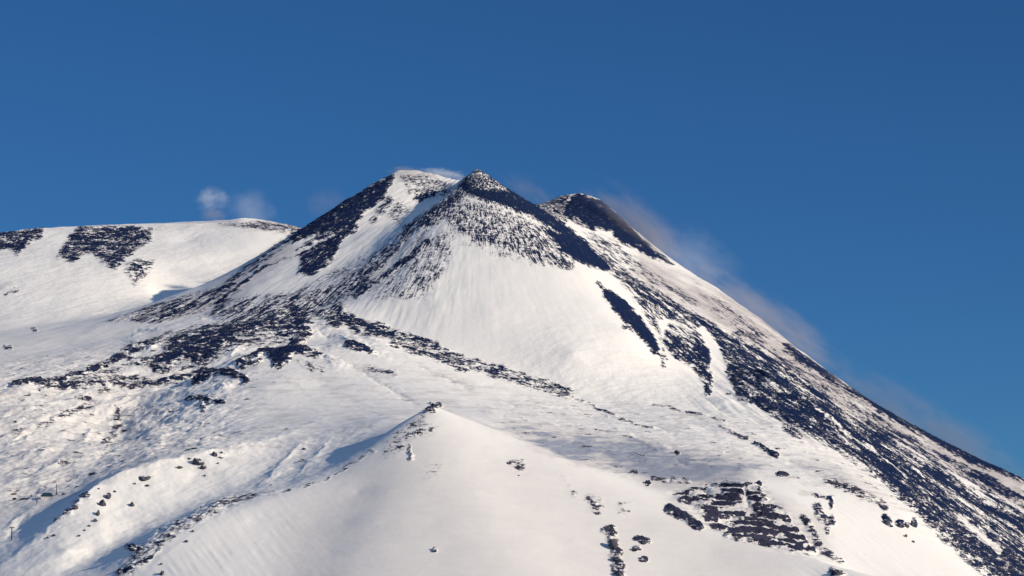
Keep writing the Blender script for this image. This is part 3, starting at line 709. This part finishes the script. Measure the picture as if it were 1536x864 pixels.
BL = [
 (148,734,3.5,3,'tiny rock at the top left end of the boulder row on the left ridge'),
 (172,737,4.5,4,'small round boulder just right of the top of the left boulder row'),
 (163,743,9,10,'large upright boulder near the top of the boulder row on the left ridge'),
 (154,754,10,12,'tallest dark boulder in the middle of the left boulder row'),
 (147,769,6,10,'narrow boulder below the tallest one in the left boulder row'),
 (143,780,6,7,'squat boulder low in the left boulder row'),
 (134,789,5,4,'small flat rock near the lower end of the left boulder row'),
 (127,796,3.5,3.5,'tiny rock second from the bottom of the left boulder row'),
 (119,803,4,3.5,'last tiny rock at the bottom of the left boulder row'),
 (198,755,6,9,'lone slanted boulder on the bright snow right of the left boulder row'),
 (216,717,20,8,'wide low rock slab on the bright snow slope'),
 (221,728,6,4.5,'small rock directly under the wide low slab'),
 (202,725,4,3,'tiny rock left of and below the wide low slab'),
 (297,691,18,11,'big broken boulder at the right end of the bright snow slope'),
 (305,700,10,7,'boulder leaning on the lower right side of the big broken boulder'),
 (284,688,5,4,'small rock on the left of the big broken boulder'),
 (268,701,12,4,'low strip of rock left of the big broken boulder'),
 (322,680,9,11,'upright dark boulder right of the big broken boulder'),
 (332,679,4,4,'small stone beside the upright dark boulder on its right'),
 (327,695,3,3,'tiny stone below the upright dark boulder'),
 (307,713,4,4,'tiny stone below the big broken boulder'),
 (201,822,13,8,'dark lumpy boulder on the rough ridge at the lower left'),
 (180,859,10,8,'dark rock at the bottom edge of the picture at lower left'),
 (243,859,6,10,'tall thin rock at the bottom edge right of the rough ridge'),
 (242,846,3.5,3.5,'tiny stone above the tall thin rock at the bottom edge'),
 (220,842,6,5,'small boulder between the rough ridge and the tall thin rock'),
 (289,797,4,4,'small stone on the right side of the rough ridge'),
 (280,811,5,5,'small stone low on the right side of the rough ridge'),
 (324,768,6,4,'small rock high on the crest of the rough ridge'),
 (302,760,4,3,'tiny rock on the far side of the rough ridge crest'),
 (81,803,6,4,'purple grey rock at the lower end of the shaded bank'),
 (72,806,5,3.5,'smaller rock beside the purple grey one on the shaded bank'),
 (83,778,4,4,'lone dark stone inside the shaded bank at the left'),
 (97,768,6,5,'rock halfway up the shaded bank at the left'),
 (113,762,9,7,'largest rock high on the shaded bank at the left'),
 (127,744,3,4,'tiny stone above the shaded bank'),
 (430,643,5,4,'lone round dark rock on smooth snow behind the pointed hill'),
 (456,673,6,4,'upper of two small rocks left of the pointed hill'),
 (453,690,9,5,'lower of two small rocks left of the pointed hill'),
 (406,727,4,3,'tiny rock on the long left crest of the pointed hill'),
 (644,617,12,4.5,'dark flat rock just left of the tip of the pointed hill'),
 (655,608,11,3.5,'thin dark rock on the very tip of the pointed hill'),
 (628,649,5,3,'small rock high on the left side of the pointed hill'),
 (646,647,4,3,'small rock right of another high on the pointed hill'),
 (653,826,3.5,4,'single dark stone low on the smooth face of the pointed hill'),
 (764,693,7,7,'left rock of the rocky spot on the right of the pointed hill'),
 (779,699,9,6,'right rock of the rocky spot on the right of the pointed hill'),
 (778,713,3,3,'tiny stone below the rocky spot on the right of the pointed hill'),
 (951,708,6,4,'dark stone at the edge of the grey basin above the snow lip'),
 (971,728,6,3.5,'dark stone at the lower edge of the snow lip by the basin'),
 (1018,679,4,3,'lone stone in the middle of the grey snow basin'),
 (1169,713,9,4,'flat dark rock above the large layered outcrop'),
 (921,814,14,18,'largest rock of the vertical string at the bottom right of centre'),
 (925,837,12,8,'middle rock of the vertical string at the bottom right of centre'),
 (931,857,10,13,'lowest rock of the vertical string at the bottom right of centre'),
 (966,812,12,7,'broken rock right of the top of the vertical string'),
 (953,824,9,5,'rock between the vertical string and the broken rock beside it'),
 (964,841,9,3.5,'thin flat rock right of the middle of the vertical string'),
 (1256,857,12,9,'dark rock at the bottom edge below the layered outcrop'),
 (1330,782,11,12,'leftmost large boulder of the row on the right snow slope'),
 (1349,787,8,8,'second boulder of the row on the right snow slope'),
 (1360,787,7,11,'third and darkest boulder of the row on the right snow slope'),
 (1369,783,6,12,'rightmost tall boulder of the row on the right snow slope'),
 (1358,804,5,5,'small stone below the boulder row on the right snow slope'),
 (1370,812,4,4,'tiny stone lowest under the boulder row on the right snow slope'),
 (1290,744,12,6,'wide rock in the middle of the rubble band on the right slope'),
 (1256,724,6,8,'leftmost rock of the rubble band on the right slope'),
 (1269,726,6,6,'second rock of the rubble band on the right slope'),
 (1283,731,6,5,'third rock of the rubble band on the right slope'),
 (1268,737,4,4,'small stone under the rubble band on the right slope'),
 (543,519,3,2,'tiny rock on the snow beside the lava field'),
 (937,492,7,4,'small rock left of the long dark scar on the cone'),
 (1093,590,8,4,'dark rock where the snow tongue meets the lava flank'),
]
for (u, v, w_, h_, lab) in BL: boulder(u, v, w_, h_, lab)

# ------------------------------------------------------------------ lift pylons, station and sheds
def pylon(u, vtop, vbot, lab, kind):
    g = ground_at(u, vbot)
    if g is None: return
    k = m_per_px(g[1]); h = (vbot-vtop)*k
    t = empty('lift_pylon', (g[0], g[1], g[2]-2), .35)
    setp(t, lab, 'pylon', 'lift pylons standing in the snow')
    bm = bmesh.new(); box(bm, (0,0,1.5), (4.5,4.5,4), .8); mesh_obj('footing', bm, M_CONC, t)
    bm = bmesh.new(); tube(bm, (0,0,2.5), (0,0,h+2), h*.05, h*.035, 12); mesh_obj('mast', bm, M_STEEL, t)
    if kind == 'tee':
        wd = h*.34
        bm = bmesh.new(); box(bm, (0,0,h+1.2), (wd, 1.6, 2.6)); tube(bm, (0,0,h-4.5), (wd*.42,0,h+.6), .35, .35, 6); tube(bm, (0,0,h-4.5), (-wd*.42,0,h+.6), .35, .35, 6)
        mesh_obj('crossarm', bm, M_STEEL, t)
        for s in (-1, 1):
            bm = bmesh.new(); box(bm, (s*wd*.46, 0, h-.2), (.9, 6.5, .8))
            for q in (-2.4,-.8,.8,2.4): tube(bm, (s*wd*.46-.7, q, h-.9), (s*wd*.46+.7, q, h-.9), .6, .6, 10)
            mesh_obj('sheave_train', bm, M_STEEL, t)
    elif kind == 'fork':
        for s in (-1, 1):
            bm = bmesh.new(); tube(bm, (0,0,h*.55), (s*h*.22,0,h+2), h*.06, h*.05, 8); mesh_obj('fork_arm', bm, M_STEEL, t)
    else:
        bm = bmesh.new(); tube(bm, (0,0,h+1.9), (0,0,h+5), .35, .12, 6); mesh_obj('aerial', bm, M_STEEL, t)
        bm = bmesh.new(); box(bm, (0,-1.2,5.5), (5.5,4.5,5.0)); mesh_obj('equipment_box', bm, M_DARK, t)
    bm = bmesh.new()
    for s in (-.45, .45): tube(bm, (s,-h*.045,3), (s,-h*.035,h), .12, .12, 5)
    for q in range(int(h/2.2)): tube(bm, (-.45,-h*.04,3.5+q*2), (.45,-h*.04,3.5+q*2), .09, .09, 5)
    mesh_obj('ladder', bm, M_STEEL, t)
    return (g[0], g[1], g[2]+h)
pylon(17.4, 791, 812, 'tall lift pylon with a crossarm at the lower left edge', 'tee')
pylon(84.8, 727, 743, 'slim mast with equipment box right of the dark roofed station', 'mast')
pylon(55, 748.5, 757.5, 'short forked pylon below and left of the station', 'fork')
pylon(47, 740, 746, 'shortest slim post left of the dark roofed station', 'mast')

def building(u, v, wpx, hpx, rz, lab, big):
    g = ground_at(u, v)
    if g is None: return
    k = m_per_px(g[1]); w = wpx*k; h = hpx*k; d = w*.55
    t = empty('lift_station' if big else 'shed', (g[0], g[1]+d*.3, g[2]), rz)
    setp(t, lab, 'building' if big else 'shed')
    wh = h*(.36 if big else .6); rh = h-wh
    bm = bmesh.new(); box(bm, (0,0,wh/2-4), (w, d, wh+8)); mesh_obj('wall', bm, M_WALL if big else M_DARK, t)
    bm = bmesh.new(); e = w*.04+.8
    z0 = wh+.01
    a = [bm.verts.new(p) for p in ((-w/2-e,-d/2-e,z0),(w/2+e,-d/2-e,z0),(w/2+e,d/2+e,z0),(-w/2-e,d/2+e,z0))]
    r = [bm.verts.new(p) for p in ((-w*.30,0,z0+rh),(w*.34,0,z0+rh))]
    for f in ((a[0],a[1],r[1],r[0]),(a[2],a[3],r[0],r[1]),(a[1],a[2],r[1]),(a[3],a[0],r[0]),(a[3],a[2],a[1],a[0])): bm.faces.new(f)
    ro = mesh_obj('roof', bm, M_ROOF if big else M_STEEL, t)
    if big:
        bm = bmesh.new(); box(bm, (w*.2, d*.1, wh+rh+.4), (1.6,1.6,3)); mesh_obj('chimney', bm, M_CONC, ro)
        for q in range(5):
            x = -w*.38+q*w*.17
            bm = bmesh.new(); box(bm, (x,-d/2-.06,wh*.55), (2.6,.3,2.0)); fr = mesh_obj('window', bm, M_DARK, t)
            bm = bmesh.new(); box(bm, (x,-d/2-.2,wh*.55), (2.1,.14,1.5)); mesh_obj('pane', bm, M_GLASS, fr)
    bm = bmesh.new(); box(bm, (w*.42,-d/2-.1,wh*.32), (2.2,.3,wh*.64)); mesh_obj('door', bm, M_DARK, t)
building(70, 747.5, 18, 8.5, .12, 'lift station with a wide dark blue hipped roof in the snow at left', True)
building(21.5, 750, 5, 3.6, 0, 'small dark shed at far left beside the long low shed', False)
building(37, 750, 13, 3.0, .05, 'long low dark shed left of the lift station', False)
building(20.5, 742, 8, 2.2, 0, 'low dark shed uphill of the small sheds at far left', False)
building(95, 742, 5, 2.2, 0, 'tiny dark shed right of the slim mast', False)

# ------------------------------------------------------------------ steam and wind blown ash
def smoke(u, v, Yq, ru, rv, dens, colr, lab, rot=0, nsc=1.6, name='steam_cloud', group=None, depth=None):
    k = Yq/F
    loc = P(u, v, Yq)
    bm = bmesh.new(); bmesh.ops.create_icosphere(bm, subdivisions=4, radius=1)
    m = bpy.data.materials.new(name+'_vapour'); m.use_nodes = True; nt = m.node_tree; nt.nodes.clear()
    out = nd(nt, 'ShaderNodeOutputMaterial'); vol = nd(nt, 'ShaderNodeVolumePrincipled')
    vol.inputs['Color'].default_value = (*colr, 1); vol.inputs['Anisotropy'].default_value = .1
    tc = nd(nt, 'ShaderNodeTexCoord'); ln = nd(nt, 'ShaderNodeVectorMath', operation='LENGTH'); nt.links.new(tc.outputs['Object'], ln.inputs[0])
    mp = nd(nt, 'ShaderNodeMapping'); mp.inputs['Location'].default_value = (u*.37, v*.21, 0); nt.links.new(tc.outputs['Object'], mp.inputs[0])
    if ru/rv > 3: mp.inputs['Scale'].default_value = (ru/rv*.35, 1, 1)
    n = noise(nt, mp.outputs[0], nsc*(1.7 if ru/rv > 2 else 1), 5, .65)
    fall = math_n(nt, 'SUBTRACT', 1.0, ln.outputs['Value'], clamp=True)
    x = math_n(nt, 'ADD', fall, math_n(nt, 'MULTIPLY', math_n(nt, 'SUBTRACT', n, .56), 2.8))
    x = math_n(nt, 'MULTIPLY', math_n(nt, 'MULTIPLY', x, 1.0, clamp=True), math_n(nt, 'MULTIPLY', fall, 2.2, clamp=True))
    dd = depth or rv
    nt.links.new(math_n(nt, 'MULTIPLY', x, dens/(dd*k)), vol.inputs['Density'])
    nt.links.new(vol.outputs[0], out.inputs['Volume'])
    o = mesh_obj(name, bm, m, None, True)
    o.location = loc; o.scale = (ru*k, dd*k, rv*k); o.rotation_euler = (0, math.radians(rot), 0)
    setp(o, lab, 'steam' if name == 'steam_cloud' else 'dust', group)
WH = (.84,.89,.95); BR = (.60,.57,.60)
G1 = 'steam puffs above the crater rim'
smoke(319, 299, 14700, 36, 24, 1.0, WH, 'brightest rounded white steam puff above the left plateau', 0, 2.0, group=G1)
smoke(322, 324, 14750, 30, 18, 0.61, BR, 'faint brownish vapour just under the white puff', 0, 1.5, group=G1)
smoke(378, 316, 14750, 50, 46, .4, WH, 'thin steam cloud rising beside the mound on the plateau rim', 0, 1.5, group=G1)
smoke(490, 306, 13600, 46, 36, .22, BR, 'very faint vapour left of the main crest', -20, 1.5, group=G1)
smoke(662, 262, 13350, 52, 13, 2.50, WH, 'steam drifting between the two summits', 6, 1.6, group=G1)
smoke(606, 258, 13260, 30, 12, 1.50, BR, 'dusty vapour over the left summit', 0, 1.6, group=G1)
smoke(795, 288, 13400, 70, 26, .35, BR, 'thin vapour behind the right shoulder of the pointed summit', 30, 1.6, group=G1)
G2 = 'wind blown ash along the right flank'
smoke(965,345,13450,130,44,1.3,BR,'ash haze streaming off the dark far peak',40,1.2,'ash_haze',G2)
smoke(1045,385,13500,90,55,.3,WH,'pale vapour patch in the sky right of the far peak',35,1.2,'ash_haze',G2)
smoke(1150,478,13200,210,44,1.0,BR,'ash haze over the upper right skyline',35,1.3,'ash_haze',G2)
smoke(1390,640,12850,250,50,.8,BR,'ash haze over the lower end of the right skyline',30,1.3,'ash_haze',G2)

# ------------------------------------------------------------------ light
SUN_AZ, SUN_EL = math.radians(64), math.radians(21)      # from the right, toward the camera side
sd = (math.sin(SUN_AZ)*math.cos(SUN_EL), -math.cos(SUN_AZ)*math.cos(SUN_EL), math.sin(SUN_EL))
L = bpy.data.lights.new('sun', 'SUN'); L.energy = 4.5; L.angle = math.radians(.5); L.color = (1, .885, .70)
lo = bpy.data.objects.new('sun', L); col.objects.link(lo)
from mathutils import Vector
lo.rotation_euler = Vector(sd).to_track_quat('Z', 'Y').to_euler(); lo.location = (3000, 5000, 6000)
w = bpy.data.worlds.new('World'); scene.world = w; w.use_nodes = True
nt = w.node_tree; bg = nt.nodes['Background']
sk = nt.nodes.new('ShaderNodeTexSky'); sk.sky_type = 'NISHITA'; sk.sun_disc = False
sk.sun_elevation = SUN_EL; sk.sun_rotation = math.atan2(sd[0], sd[1]); sk.altitude = 3000
sk.air_density = 1.0; sk.dust_density = 0.2; sk.ozone_density = 4.0
tint = nt.nodes.new('ShaderNodeMix'); tint.data_type = 'RGBA'; tint.blend_type = 'MULTIPLY'; tint.inputs[0].default_value = 1

nt.links.new(sk.outputs[0], tint.inputs[6]); 
tcw = nt.nodes.new('ShaderNodeTexCoord'); spw = nt.nodes.new('ShaderNodeSeparateXYZ'); nt.links.new(tcw.outputs['Generated'], spw.inputs[0])
mrw = nt.nodes.new('ShaderNodeMapRange'); mrw.interpolation_type = 'SMOOTHSTEP'; nt.links.new(spw.outputs['Z'], mrw.inputs[0])
mrw.inputs[1].default_value = .22; mrw.inputs[2].default_value = .75; mrw.inputs[3].default_value = .0365; mrw.inputs[4].default_value = .25  # high sky out of view brightened as added fill, low band darkened
mt = nt.nodes.new('ShaderNodeMix'); mt.data_type = 'RGBA'; mrt = nt.nodes.new('ShaderNodeMapRange'); mrt.inputs[1].default_value = .22; mrt.inputs[2].default_value = .75
nt.links.new(spw.outputs['Z'], mrt.inputs[0]); nt.links.new(mrt.outputs[0], mt.inputs[0]); mt.inputs[6].default_value = (.60, 1.25, 1.78, 1); mt.inputs[7].default_value = (1.05, .82, .62, 1)
nt.links.new(mt.outputs[2], tint.inputs[7])
nt.links.new(tint.outputs[2], bg.inputs[0]); nt.links.new(mrw.outputs[0], bg.inputs[1])

cam = bpy.data.cameras.new('camera'); cam.lens = F/1536*36; cam.sensor_width = 36; cam.clip_start = 10; cam.clip_end = 200000
co = bpy.data.objects.new('camera', cam); col.objects.link(co); co.location = (0, 0, CAMZ); co.rotation_euler = (math.pi/2+PITCH, 0, 0)
scene.camera = co
scene.cycles.volume_bounces = 3
scene.view_settings.view_transform = 'Standard'; scene.view_settings.look = 'None'; scene.view_settings.exposure = 0; scene.view_settings.gamma = 1
